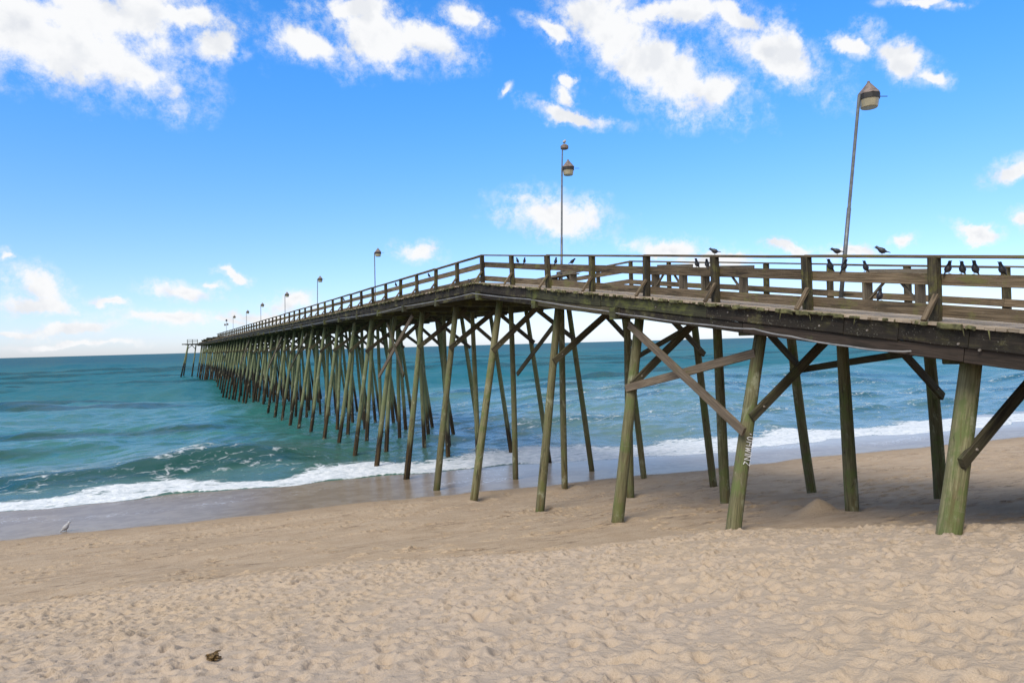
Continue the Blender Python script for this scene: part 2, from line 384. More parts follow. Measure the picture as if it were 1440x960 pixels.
# ------------------------------------------------------------------ sea
def make_sea():
    us = np.array(sorted([-x for x in grow(32, 6000, .25, 1.09)]) + list(np.arange(-32, 64, .2)) + grow(64, 9000, .22, 1.06))
    ts = np.array(list(np.arange(28, 62, .11)) + grow(62, 260, .13, 1.013) + grow(262, 14000, 3, 1.06))
    U, T = np.meshgrid(us, ts)
    Y = T - .15 * U * np.clip((300 - T) / 200, 0, 1)
    X = U
    def sm(a, lo, hi): q = np.clip((a - lo) / (hi - lo), 0, 1); return q*q*(3 - 2*q)
    def wob(x, k): return np.sin(x*.11 + k) + .6*np.sin(x*.27 + 2.1*k) + .35*np.sin(x*.61 + 3.3*k)
    Z = np.full_like(X, 0.0); steep = np.zeros_like(X)
    # (crest line t, amplitude, front width, back width, from u, to u, fade)
    waves = [(41.9, .60, 1.7, 3.6, -60, 7.5, 5.0), (57, .42, 1.8, 5, -34, -4, 7), (55.5, .26, 2.0, 5, -1, 9, 5), (66, .40, 2.0, 5, -14, 7, 7),
             (97, .85, 2.6, 8, -60, 2, 9), (120, .7, 3.2, 9, -90, -6, 14), (124, .85, 2.8, 9, 62, 112, 14), (113, .35, 3, 8, 108, 190, 14), (150, .3, 5, 10, -120, 40, 30),
             (60, .26, 1.8, 4, 24, 110, 10), (72, .30, 2.2, 5, 34, 150, 12), (84, .32, 2.6, 6, 20, 120, 14), (50, .22, 1.5, 3.5, 18, 90, 8), (46.5, .16, 1.2, 3, 10, 22, 4),
             (180, .4, 6, 12, -200, 300, 40), (215, .4, 7, 14, -100, 500, 40), (260, .5, 9, 16, -300, 200, 60), (330, .5, 12, 20, -300, 700, 60)]
    for k, (tc, A, wf, wb, u0, u1, fd) in enumerate(waves):
        c = tc + (1.0 if tc < 70 else 2.2) * .55 * wob(U * (1.0 if tc < 70 else .45), k)
        d = T - c
        env = sm(U, u0 - fd, u0 + fd) * (1 - sm(U, u1 - fd, u1 + fd)) * (1 + .22*np.sin(U*.5 + k*2) )
        Z += A * env * np.where(d < 0, np.exp(-(d/wf)**2), np.exp(-(d/wb)**2))
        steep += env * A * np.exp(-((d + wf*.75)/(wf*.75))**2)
    # chop
    rng = np.random.default_rng(5); ch = np.zeros_like(X)
    for i in range(60):
        lam = 1.0 * 1.085**i * .8; th = rng.normal(0, .75); k = 6.283 / lam
        amp = .0085 * lam**.72
        ch += amp * np.sin(k*(X*math.sin(th) + Y*math.cos(th)) + rng.uniform(0, 6.28)) * (lam > T*.012)
    Z += ch * sm(T, 34.5, 44)
    Z += WATER
    # swash tongue: the sheet of water climbs the sand to an uneven edge, then ends under it
    edge = 34.9 + .55*np.sin(U*.35 + 1) + .35*np.sin(U*.83 + .4) + .2*np.sin(U*1.9) - 1.6*sm(U, 14, 26) + 1.2*np.exp(-((U - 11)/4)**2)
    bs_ = beach(X, Y)
    lift = .03 * sm(T - edge, 0, .5) + .05*sm(T - edge, .3, 2.5) + .02*np.sin(U*3.1)*np.sin(T*2.7)*sm(T - edge, .2, 1)
    Z = np.where(T < edge + 5, np.maximum(Z, np.where(T > edge, bs_ + lift, -9)), Z)
    Z = np.where(T < edge, bs_ - .25*np.clip(edge - T, 0, 1) - .0, Z)
    # foam amount
    e = T - edge
    right = sm(U, 9, 26)
    width = 3.1 + 4.0*right + .9*np.sin(U*.6 + 2)
    foam = sm(e, -.05, .12) * (1 - sm(e, width*.62, width*1.15))
    leftm = 1 - sm(U, 4, 10)
    foam += leftm * .24 * np.exp(-((T - 42.2 - .55*wob(U, 0))/.7)**2) * (.6 + .4*np.sin(U*.9))
    foam += leftm * .30 * sm(e, 2, 4) * (1 - sm(e, 7.2, 9))
    foam += leftm * .13 * sm(T, 45, 48) * (1 - sm(T, 62, 76))
    foam += right * (.15 * sm(e, 5, 9) * (1 - sm(T, 62, 96)) + .08*(1 - sm(T, 90, 150)))
    foam += (1 - right) * (1 - leftm) * .18 * (1 - sm(T, 44, 60))
    for tc, w, a in ((50, 1.6, .16), (60, 1.8, .18), (72, 2.2, .16), (84, 2.4, .13)):
        foam += right * a * np.exp(-((T - tc - .6*wob(U, tc))/w)**2)
    me = bpy.data.meshes.new('sea')
    ny, nx = X.shape
    v = np.stack([X, Y, Z], -1).reshape(-1, 3); i = np.arange(ny*nx).reshape(ny, nx)
    f = np.stack([i[:-1, :-1], i[:-1, 1:], i[1:, 1:], i[1:, :-1]], -1).reshape(-1, 4)
    grid_mesh(me, v, f)
    for nm, arr in (('foam', foam), ('steep', steep)):
        at = me.attributes.new(nm, 'FLOAT', 'POINT'); at.data.foreach_set('value', arr.astype(np.float32).ravel())
    m, N, bs = new_mat('sea_water')
    pos = N.n('ShaderNodeNewGeometry').outputs['Position']
    sep = N.n('ShaderNodeSeparateXYZ', inp={0: pos}); x, y, z = sep.outputs
    t = N.math('MULTIPLY_ADD', x, .15, y)
    fo = N.n('ShaderNodeAttribute', attribute_name='foam').outputs['Fac']
    stp = N.n('ShaderNodeAttribute', attribute_name='steep').outputs['Fac']
    # colour of the water itself: sandy green inshore, teal, deep blue-green far out
    c = N.mix(N.step(t, 36, 60), (.05, .125, .102), (.03, .148, .138))
    c = N.mix(N.step(t, 70, 170), c, (.011, .112, .122))
    c = N.mix(N.step(t, 200, 900), c, (.004, .074, .096))
    c = N.mix(N.math('MULTIPLY', N.step(x, 8, 30), N.step(t, 48, 120, .45, 0)), c, (.15, .22, .225))
    c = N.mix(N.step(stp, .06, .40), c, (.006, .060, .052))  # translucency painted in: shore-facing wave fronts coloured dark green
    sw = N.noise(N.mapv(pos, (.25, 1, 1)), .16, 4, .6)
    c = N.mix(N.step(sw, .35, .7, 0, .4), c, N.mul(c, (.6, .75, .8)))
    # foam broken up into patches and lace
    warp = N.vmath('ADD', pos, N.vmath('MULTIPLY', N.n('ShaderNodeTexNoise', inp={'Vector': pos, 'Scale': .8, 'Detail': 3}).outputs[1], (1.4, 1.4, 1.4)))
    vor = N.n('ShaderNodeTexVoronoi', feature='DISTANCE_TO_EDGE', inp={'Vector': N.mapv(warp, (.7, 1.3, 1)), 'Scale': 1.5}).outputs[0]
    lace = N.step(vor, 0, .16, 1, 0)
    fn = N.noise(N.mapv(warp, (.42, 1.5, 1)), 1.3, 7, .66)
    val = N.math('ADD', N.math('MULTIPLY', fo, .80), N.math('ADD', N.math('MULTIPLY', N.math('SUBTRACT', fn, .5), 1.9), N.math('MULTIPLY', lace, .22)))
    val = N.math('MULTIPLY', val, N.step(fo, .02, .18))
    fm = N.math('MULTIPLY', N.step(val, .42, .80), N.step(fo, .12, .6, .5, 1))
    shade = N.mix(N.step(N.noise(pos, 3.2, 5, .65), .3, .7), (.47, .52, .55), (.74, .76, .77))
    c = N.mix(fm, c, shade)
    N.t.links.new(c, bs.inputs['Base Color'])
    bs.inputs['Roughness'].default_value = .8; bs.inputs['Specular IOR Level'].default_value = 0
    n1 = N.noise(N.mapv(pos, (.55, 1.3, 1)), 1.1, 6, .62, .3)
    n2 = N.noise(N.mapv(pos, (.3, 1, 1)), .22, 4, .6, .3)
    n3 = N.noise(N.mapv(pos, (.25, 1, 1)), .05, 4, .6)
    hh = N.math('ADD', N.math('MULTIPLY', n1, .24), N.math('MULTIPLY', n2, N.step(t, 50, 140, .2, .7)))
    hh = N.math('ADD', hh, N.math('MULTIPLY', n3, N.step(t, 150, 500, 0, 2.5)))
    hh = N.math('ADD', hh, N.math('MULTIPLY', fm, N.math('MULTIPLY_ADD', N.noise(pos, 7, 4, .7), .14, .03)))
    b = N.n('ShaderNodeBump', inp={'Height': hh, 'Strength': .75, 'Distance': .55})
    N.t.links.new(b.outputs[0], bs.inputs['Normal'])
    gl = N.n('ShaderNodeBsdfGlossy', inp={'Color': (1, 1, 1, 1), 'Roughness': .18, 'Normal': b.outputs[0]})
    fr = N.n('ShaderNodeFresnel', inp={'IOR': 1.33, 'Normal': b.outputs[0]}).outputs[0]
    cap = N.n('ShaderNodeMapRange', inp={0: N.step(t, 34, 150), 3: .42, 4: .13}).outputs[0]
    fac = N.math('MULTIPLY', N.math('MINIMUM', fr, cap), N.math('SUBTRACT', 1.0, fm))
    mx = N.n('ShaderNodeMixShader', inp={0: fac, 1: bs.outputs[0], 2: gl.outputs[0]})
    N.t.links.new(mx.outputs[0], [n_ for n_ in N.t.nodes if n_.type == 'OUTPUT_MATERIAL'][0].inputs[0])
    me.materials.append(m)
    o = bpy.data.objects.new('sea', me); COL.objects.link(o)
    tag(o, 'teal sea with low breakers and white foam at the shore', 'sea', kind='structure')

# ------------------------------------------------------------------ pier
def make_pier():
    pier = empty('pier', (14.85, 0, 0))
    tag(pier, 'long weathered wooden fishing pier on leaning piles running out to sea', 'pier')
    # deck planks, laid across, each a little different
    d = MB(); s = -9.0
    while s < END:
        w = .142; th = .045
        if s < 70 or True:
            z = zdeck(s + w/2) - th/2 + random.uniform(-.004, .004)
            l = EDGE_L + random.choice((random.uniform(-.02, .02), random.uniform(-.06, .035))); r = EDGE_R + random.uniform(-.03, .03)
            dz = .129 * w if s < KINK else 0
            up = (0, -.129, 1) if s < KINK else (0, 0, 1)
            d.bar((l, s + w/2, z), (r, s + w/2, z), w, th, up, .005)
        s += .151
    d.build('deck', M['deck'], pier)
    # moss and rotten splinters hanging along the near edge of the planks
    ms = MB(); y = -4.0
    while y < 75:
        L = random.uniform(.05, .38); h = random.uniform(.012, .05); z0, z1 = zdeck(y) - .01, zdeck(y + L) - .01
        if random.random() < .62:
            o_ = random.uniform(-.01, .02)
            ms.bar((EDGE_L - .02 + o_, y, z0 - h*.6), (EDGE_L - .02 + random.uniform(-.012, .012), y + L, z1 - h*.6), random.uniform(.03, .07), h*1.8, (0, 0, 1), .012, 3, .011)
        if random.random() < .22:
            d_ = random.uniform(.05, .16); ms.tube([(EDGE_L + .0, y, z0 - .03), (EDGE_L - .012, y + random.uniform(-.03, .03), z0 - .05 - d_)], [.014, .003], 5)
        y += random.uniform(.05, .30)
    tag(ms.build('moss_fringe', M['moss'], pier), kind='stuff')
    # joists under the deck
    for x in (12.4, 13.65, 14.9, 16.15, 17.4):
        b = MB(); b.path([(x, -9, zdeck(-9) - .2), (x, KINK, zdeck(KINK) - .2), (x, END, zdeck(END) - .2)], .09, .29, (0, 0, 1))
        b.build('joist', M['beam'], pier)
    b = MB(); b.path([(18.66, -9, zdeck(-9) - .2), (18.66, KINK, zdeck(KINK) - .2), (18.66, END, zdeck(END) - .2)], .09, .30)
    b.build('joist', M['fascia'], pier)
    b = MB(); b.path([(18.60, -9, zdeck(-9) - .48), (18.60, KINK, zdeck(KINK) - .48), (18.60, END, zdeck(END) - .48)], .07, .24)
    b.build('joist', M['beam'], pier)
    # near fascia: two courses of boards, butted
    def course(name, x, dz, h, w, mats, starts, dark=0):
        for i, (a, e) in enumerate(zip(starts[:-1], starts[1:])):
            a += .006; e -= .006
            b = MB(); pts = [(x, a, zdeck(a) - dz), (x, e, zdeck(e) - dz)]
            if a < KINK < e: pts = [pts[0], (x, KINK, zdeck(KINK) - dz), pts[1]]
            jx = random.uniform(-.012, .012)
            for p, q in zip(pts[:-1], pts[1:]):
                sg = max(1, int((q[1] - p[1]) / .5)) if a < 60 else 1
                b.bar((p[0] + jx, p[1], p[2]), (q[0] + jx, q[1], q[2]), w, h + random.uniform(-.02, .01), (0, 0, 1), .012, sg, .006)
            b.build(name, mats(i, a, e), pier)
    st = [-9, -4, -.5, 5.9, 7.0, 8.0, 11.4, 15.4, 19.6, KINK]
    while st[-1] < END - 6: st.append(st[-1] + random.choice((4.2, 4.9, 5.5)))
    st.append(END)
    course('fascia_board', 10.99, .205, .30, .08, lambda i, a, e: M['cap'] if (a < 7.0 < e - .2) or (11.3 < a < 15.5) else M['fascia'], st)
    st2 = [-9, -3, 2.2, 6.0, 10.4, 14.6, 19.0, KINK]
    while st2[-1] < END - 6: st2.append(st2[-1] + random.choice((4.25, 4.25, 8.5)))
    st2.append(END)
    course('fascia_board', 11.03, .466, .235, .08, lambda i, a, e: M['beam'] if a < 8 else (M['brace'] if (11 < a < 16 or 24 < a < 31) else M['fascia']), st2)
    # bolts on the near boards
    for y, dz in ((6.05, .30), (7.55, .24), (5.75, .36), (8.5, .25), (10.2, .2), (10.75, .17), (3.9, .24), (13.1, .22)):
        bb = MB(); z = zdeck(y) - dz; bb.tube([(10.951, y, z), (10.93, y, z)], [.022, .018], 10); bb.build('bolt', M['bolt'], pier)
    # bents: cap, three piles, knee braces
    nb = int((END - BENT0 - 2) / BENT_D)
    bents = [BENT0 + BENT_D * k for k in range(-2, nb + 1)]
    base_x = {0: 11.1, 1: 10.83, 2: 10.95, 3: 10.9, 4: 10.65, 5: 10.75, 6: 10.85}
    piles = []
    for k, s in enumerate(bents, -2):
        zt = zdeck(s) - .34
        c = MB(); l = 11.16 if k < 2 else random.uniform(10.82, 10.9)
        c.bar((l, s - .1, zt - .17), (18.75, s - .1, zt - .17), .26, .32, ch=.015, segs=6, jit=.006)
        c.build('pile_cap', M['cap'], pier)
        cb = zt - .33
        near = k < 10
        j = (lambda a: random.uniform(-a, a))
        tops = [(11.9 + j(.06), s + j(.1)), (14.85 + j(.12), s + .22 + j(.12)), (17.75 + j(.08), s + j(.12))]
        if s > 40: tops += [(13.3 + j(.25), s + .1 + j(.2)), (16.3 + j(.25), s - .1 + j(.2))]
        for w, (tx, ty) in enumerate(tops):
            h_ref = cb - float(beach(tx, ty)) if s < 30 else cb - WATER
            if w == 0: bx = base_x.get(k, tx - .165*h_ref + j(.16))
            elif w == 1: bx = tx + .05 + j(.10)
            elif w == 2: bx = tx + .135*h_ref + j(.12)
            else: bx = tx + (-.07 if w == 3 else .06)*h_ref + j(.2)
            by = ty + j(.10 if near else .35)
            bz = min(float(beach(bx, by)), WATER)
            bz = float(beach(bx, by)) if s < 34 else WATER
            dirv = Vector((bx - tx, by - ty, bz - cb)); ext = (.5 if s < 34 else 1.2) / abs(dirv.z)
            foot = Vector((bx, by, bz)) + dirv * ext
            top = Vector((tx, ty, cb + .12))
            r0, r1 = random.uniform(.122, .142), random.uniform(.160, .182)
            if w: r1 *= .93
            if s > 17: r0 *= .9; r1 *= .87
            if k == 0 and w == 0: r0, r1 = .155, .182
            nseg = 9 if s < 70 else 3
            pts = []; rad = []
            bend = Vector((j(.03), j(.03), 0))
            for q in range(nseg + 1):
                f_ = q / nseg; pts.append(top.lerp(foot, f_) + bend * math.sin(3.14*f_)); rad.append(r0 + (r1 - r0)*f_)
            piles.append((s + (.5 if w == 2 else 0), k, w, pts, rad, nseg))
        # knee braces crossing the bent, on the shore face of the piles
        here = {w_: (pts_[0], pts_[-1]) for (_, k_, w_, pts_, _r, _n) in piles if k_ == k}
        def on_pile(w_, z_):
            a_, b_ = here[w_]; f_ = (a_.z - z_) / (a_.z - b_.z); p_ = a_.lerp(b_, f_); return Vector((p_.x, min(p_.y - .17, s - .14), p_.z))
        if 0 <= k <= 42:
            drop = 1.75 + j(.12) if k else 1.42
            pl = on_pile(0, cb - drop); pr = on_pile(2, cb - drop + .1)
            for p, q in ((pl, (14.0 + j(.25), s - .27, zt - .22)), (pr, (15.7 + j(.25), s - .31, zt - .22))):
                q = Vector(q); p = p + (p - q).normalized() * random.uniform(.10, .3)
                bm = MB(); bm.bar(p, q, .075, .21, (0, 0, 1), .008, 4 if near else 1, .004)
                ob = bm.build('knee_brace', M['brace'], pier)
                if k < 7:
                    bo = MB(); e = p.lerp(q, .12); bo.tube([e - Vector((0, .036, 0)), e - Vector((0, .06, 0))], [.026, .02], 8); bo.build('bolt', M['bolt'], ob)
    # the piles: the hundred nearest each on its own, the far remainder as one mass
    piles.sort(key=lambda p: p[0])
    far = MB()
    graffiti_pile = None
    for i, (s, k, w, pts, rad, ns) in enumerate(piles):
        if i < 100:
            b = MB(); b.tube(pts, rad, 16 if s < 40 else 10, rough=.03)
            o = b.build('pile', M['pile'], pier, smooth=True)
            if k == 1 and w == 0: graffiti_pile = (o, pts, rad)
        else: far.tube(pts, rad, 8)
    o = far.build('pile', M['pile'], pier, smooth=True); tag(o, kind='stuff')
    # graffiti: white hand lettering running down the second left pile
    o, pts, rad = graffiti_pile
    top, foot = pts[0], pts[-1]; ax = (foot - top).normalized()
    out = Vector((-.50, -.86, 0)); out = (out - ax*out.dot(ax)).normalized(); side = ax.cross(out)
    G = {'L': [[(0, 1), (0, 0), (.7, 0)]], 'N': [[(0, 0), (0, 1), (.8, 0), (.8, 1)]], 'I': [[(.2, 0), (.2, 1)]],
         'V': [[(0, 1), (.4, 0), (.8, 1)]], 'H': [[(0, 0), (0, 1)], [(0, .5), (.75, .5)], [(.75, 0), (.75, 1)]],
         'S': [[(.7, .9), (.2, 1), (.05, .75), (.65, .4), (.55, .05), (0, .1)]], '.': [[(.1, .3), (.2, .55)]], 'O': [[(.1, .3), (.1, .8), (.4, 1), (.7, .75), (.65, .2), (.35, 0), (.1, .3)]],
         'W': [[(0, 1), (.2, 0), (.45, .7), (.7, 0), (.95, 1)]], 'Z': [[(.1, 1), (.8, .95), (.1, .1), (.7, 0)]]}
    gm = MB(); dist0 = 2.28; hz0 = (0 - .0)
    u = 0.0
    for ch in '.OHWINZ':
        sc_u, sc_v = .105, .15
        for stroke in G[ch]:
            P = []
            for (a, b_) in stroke:
                al = dist0 + u + a*sc_u; vq = (b_ - .5)*sc_v
                f_ = al / (foot - top).length; r = rad[0] + (rad[-1] - rad[0])*f_
                ang = -vq / r - .25
                P.append(top + ax*al + (out*math.cos(ang) + side*math.sin(ang))*(r + .009))
            for p, q in zip(P[:-1], P[1:]):
                gm.bar(p, q, .015, .006, (p - (top + ax*((p-top).dot(ax)))).normalized(), .002)
        u += {'I': .055, '.': .07}.get(ch, .118)
    tag(gm.build('graffiti', M['paint'], o), 'white hand painted graffiti letters running down the pile')
    # long timbers along the near row of piles
    def timber(a, b, mat='grey_brace', w=.075, h=.20):
        m_ = MB(); m_.bar(a, b, w, h, (0, 0, 1), .008, 6, .004); m_.build('diagonal_brace', M[mat], pier)
    timber((11.28, 14.6, 6.42), (11.0, 10.45, 4.02)); timber((11.35, 14.9, 4.72), (11.62, 10.65, 5.66), 'grey_brace')
    timber((18.25, 15.3, 4.88), (17.95, 10.2, 5.62), 'brace'); timber((11.55, 32.3, 7.55), (10.95, 36.3, 4.4))
    timber((11.5, 36.3, 7.3), (10.9, 32.0, 4.6), 'brace'); timber((18.2, 23.4, 5.2), (17.95, 19.2, 6.6), 'brace')
    timber((14.9, 27.7, 4.6), (14.7, 23.6, 7.0), 'brace'); timber((11.5, 70.4, 7.3), (10.8, 74.7, 4.2)); timber((11.4, 57.5, 7.3), (10.7, 61.5, 4.4), 'brace')
    timber((11.5, 95.5, 7.5), (10.8, 100, 4.2)); timber((11.5, 121, 7.5), (10.8, 126, 4.4), 'brace')
    # conduit clipped to the fascia, sagging on its lower end
    cp = [(10.90, y, z) for y, z in ((80, 7.93), (60, 7.90), (44, 7.95), (36, 7.86), (32, 7.97), (27.6, 7.93), (23.7, 7.97), (19.3, 7.43), (15.1, 6.82), (13.6, 6.60), (11.2, 6.29), (10.0, 6.17), (9.1, 6.00), (7.9, 5.80), (6.9, 5.70))]
    cp2 = []
    for a, b in zip(cp[:-1], cp[1:]):
        for q in range(4):
            f_ = q/4; cp2.append(Vector(a).lerp(Vector(b), f_) - Vector((0, 0, .02*math.sin(3.14*f_))))
    cp2.append(Vector(cp[-1])); cp2.append(Vector((11.3, 6.6, 5.72)))
    m_ = MB(); m_.tube(cp2, [.017]*len(cp2), 8); m_.build('conduit', M['pipe'], pier, smooth=True)
    # railings
    def railing(x, side, s0, s1, indiv):
        sgn = 1 if side == 'near' else -1           # rails are nailed on the deck side of the posts
        xi = x + sgn * .095
        def runs(h, bw, bh, mat, name, par, step=4.86, up=(0, 0, 1), xx=xi):
            b = MB(); a = s0
            cuts = [s0]
            first = KINK - math.floor((KINK - s0) / step) * step
            c = first if first > s0 + .5 else first + step
            while c < s1 - .5: cuts.append(c); c += step
            cuts.append(s1)
            for a, e in zip(cuts[:-1], cuts[1:]):
                j1 = random.uniform(-.012, .012); j2 = random.uniform(-.012, .012)
                b.bar((xx, a + .003, zdeck(a) + h + j1), (xx, e - .003, zdeck(e) + h + j2), bw, bh + random.uniform(-.012, .008), up, .007, 5 if a < 40 else 1, .003)
            return b.build(name, mat, par)
        top = runs(1.044, .16, .056, M['rail'], 'railing', pier, xx=x + sgn*.01)
        runs(.68, .045, .20, M['rail'], 'mid_rail', top)
        runs(.17, .045, .19, M['rail'], 'bottom_rail', top)
        n0 = math.ceil((s0 - KINK) / 2.43 - .01); y = KINK + n0 * 2.43; k = 0; rest = MB()
        while y <= s1 + .01:
            z = zdeck(y)
            if s0 < y < s1 and y < 20: w_ = .15
            else: w_ = .14
            pb = MB() if k < indiv else rest
            lean = random.uniform(-.03, .03)
            pb.bar((x, y, z - .32 if side != 'near' else z - .002), (x + lean, y + random.uniform(-.01, .01), z + 1.028), w_, w_, (0, 1, 0), .01, 4 if y < 40 else 1, .004)
            if k < indiv: pb.build('railing_post', M['post'], top)
            # raking strut out to the deck edge
            if side == 'near':
                sb = MB() if k < indiv else rest
                sb.bar((x - .06, y - .06, z + .42), (x - .36, y - .02, z + .01), .06, .09, (0, 1, 0), .006, 1, 0, random.uniform(.6, 1))
                if k < indiv: sb.build('strut', M['rail'], top)
            k += 1; y += 2.43
        if rest.v: tag(rest.build('railing_post', M['post'], top), kind='stuff')
    railing(POST_X, 'near', -9.2, 142.5, 64)
    railing(FAR_X, 'far', -9.2, 196, 30)
    # beyond the storm damage only a low kerb is left on the near side
    kb = MB(); kb.bar((POST_X, 142.6, zdeck(150) + .18), (POST_X + .1, END - 1, zdeck(150) + .16), .14, .16); kb.build('kerb_timber', M['rail'], pier)
    # fallen timbers heaped at the sea end
    hp = MB()
    for q in range(26):
        y = random.uniform(143, 176); x = random.uniform(11.2, 13.2); z = zdeck(y) + random.uniform(.08, .75)*(1 - (y - 143)/45)
        a = random.uniform(-.5, .5)
        hp.bar((x - 1.3*math.cos(a), y - 2*math.sin(a + .6), z), (x + .9*math.cos(a), y + 2*math.sin(a + .6), z + random.uniform(-.1, .12)), .12, .2)
    hp.build('loose_timbers', M['post'], pier)
    # side platform at the sea end
    pl = MB()
    for q in range(20): pl.bar((8.3 + .150*q, 196.5, 8.30 + random.uniform(-.01, .01)), (8.3 + .150*q, 201.5, 8.30), .14, .06)
    pl.bar((7.2, 197.2, 8.20), (11.2, 197.0, 8.24), .2, .26); pl.bar((8.2, 201, 8.16), (11.2, 201, 8.16), .16, .26)
    po = pl.build('side_platform', M['post'], pier)
    pr = MB()
    for x in (8.5, 9.7, 10.9): pr.bar((x, 196.8, 8.2), (x, 196.8, 9.45), .15, .15, (0, 1, 0))
    pr.bar((8.5, 196.8, 9.4), (11, 196.8, 9.34), .13, .10); pr.bar((8.5, 196.8, 8.9), (11, 196.8, 8.9), .05, .16)
    pr.build('platform_railing', M['post'], po)
    for tx, bx, y in ((8.7, 6.5, 197.2), (8.9, 7.3, 201), (10.6, 9.2, 197.5)):
        q = MB(); q.tube([(tx, y, 8.2), (bx, y + .2, -1.6)], [.15, .19], 10); q.build('platform_pile', M['pile'], po, smooth=True)
    q = MB(); q.bar((8.4, 197.1, 6.9), (9.8, 197.1, 8.1), .09, .16); q.bar((10.4, 197.1, 6.9), (9.4, 197.1, 8.1), .09, .16); q.build('platform_brace', M['post'], po)
    return pier

# ------------------------------------------------------------------ lamps
def make_lamp(loc, top_off, label, double=False, extra=False):
    z0 = loc[2]; root = empty('lamp_post', loc)
    tag(root, label, 'lamp post', 'lamp posts along the far railing of the pier')
    b = Vector(loc); t = b + Vector(top_off)
    mid = b.lerp(t, .45)
    p = MB(); p.tube([b, mid, mid, t], [.062, .058, .047, .043], 12); p.build('pole', M['pole'], root, smooth=True)
    q = MB(); q.tube([b, b + Vector((0, 0, .02)), b + Vector((0, 0, .06))], [.15, .15, .075], 12); q.build('base_flange', M['pole'], root)
    def head(c, sgn, sc_=1.0):
        ctr = c + Vector((.30*sgn, -.10*sgn, 0)) * sc_
        a = MB(); a.bar(c + Vector((0, 0, .02)), ctr + Vector((0, 0, .02)), .05, .05); a.build('arm', M['pole'], root)
        r = .295 * sc_
        h = MB(); h.tube([ctr + Vector((0, 0, .02)), ctr + Vector((0, 0, .05)), ctr + Vector((0, 0, .36*sc_)), ctr + Vector((0, 0, .42*sc_))], [r*1.06, r*1.03, r*.17, r*.1], 8); h.build('hood', M['hood'], root)
        k = MB(); k.tube([ctr + Vector((0, 0, -.13*sc_)), ctr + Vector((0, 0, .018))], [r*.98, r], 16); k.build('lamp_body', M['lampbody'], root)
        l = MB(); l.tube([ctr + Vector((0, 0, -.37*sc_)), ctr + Vector((0, 0, -.35*sc_)), ctr + Vector((0, 0, -.132*sc_))], [r*.72, r*.80, r*.92], 16); l.build('lens', M['lens'], root, smooth=False)
        g = MB(); g.bar(ctr + Vector((.30*sc_, -.15, -.03)), ctr + Vector((.50*sc_, -.24, -.03)), .02, .02); g.build('photocell_arm', M['lampbody'], root)
    if double:
        head(t - Vector((0, 0, .9)), 1, .8); head(t - Vector((0, 0, 1.0)), -1.6, .8)
        m_ = MB(); m_.tube([t - Vector((0, 0, .1)), t + Vector((0, 0, .25)), t + Vector((0, 0, .4))], [.24, .24, .1], 10); m_.build('top_light', M['lampbody'], root)
    else: head(t, 1)
    if extra:
        e = t + Vector((.06, 0, 1.05))
        m_ = MB(); m_.tube([t, e], [.035, .03], 8); m_.build('mast_extension', M['pole'], root)
        m_ = MB(); c = e + Vector((.12, 0, .02))
        m_.tube([c + Vector((0, 0, -.13)), c + Vector((0, 0, -.1)), c + Vector((0, 0, .03)), c + Vector((0, 0, .12))], [.15, .2, .2, .08], 12); m_.build('camera_dome', M['hood'], root)
    return root

# ------------------------------------------------------------------ benches
def make_bench(x, s0, s1, label):
    sm_ = (s0 + s1) / 2; z = lambda y: zdeck(y)
    root = empty('bench', (x, sm_, z(sm_)))
    tag(root, label, 'bench', 'plank benches on the pier deck')
    b = MB(); b.bar((x - .11, s0 - .2, z(s0) + .64), (x - .11, s1 + .2, z(s1) + .64), .20, .05); b.bar((x + .11, s0 - .2, z(s0) + .64), (x + .11, s1 + .2, z(s1) + .64), .20, .05)
    b.build('seat', M['bench'], root)
    b = MB(); b.bar((x + .27, s0 - .2, z(s0) + .83), (x + .27, s1 + .2, z(s1) + .83), .05, .19); b.build('backrest', M['bench'], root)
    for s in (s0, s1):
        b = MB(); b.bar((x, s, z(s) + .003), (x, s, z(s) + .61), .36, .07, (0, 1, 0)); b.build('leg', M['bench'], root)
    for s, d in ((s0, 1), (s1, -1)):
        b = MB(); b.bar((x, s + d*.05, z(s) + .1), (x, s + d*.5, z(s + d*.5) + .60), .09, .05, (0, 0, 1)); b.build('brace', M['bench'], root)
    return root

# ------------------------------------------------------------------ birds
def loft(name, secs, mat, n=10):
    v = []; f = []
    for (cx, cz, ry, rz) in secs:
        for j in range(n): a = 6.28319*j/n; v.append((cx, ry*math.cos(a), cz + rz*math.sin(a)))
    for i in range(len(secs) - 1):
        for j in range(n):
            k = (j + 1) % n; f.append((i*n + j, i*n + k, (i+1)*n + k, (i+1)*n + j))
    f.append(tuple(range(n))[::-1]); f.append(tuple((len(secs)-1)*n + j for j in range(n)))
    me = bpy.data.meshes.new(name); me.from_pydata(v, [], f)
    me.polygons.foreach_set('use_smooth', np.ones(len(f), dtype=bool)); me.materials.append(mat)
    return me

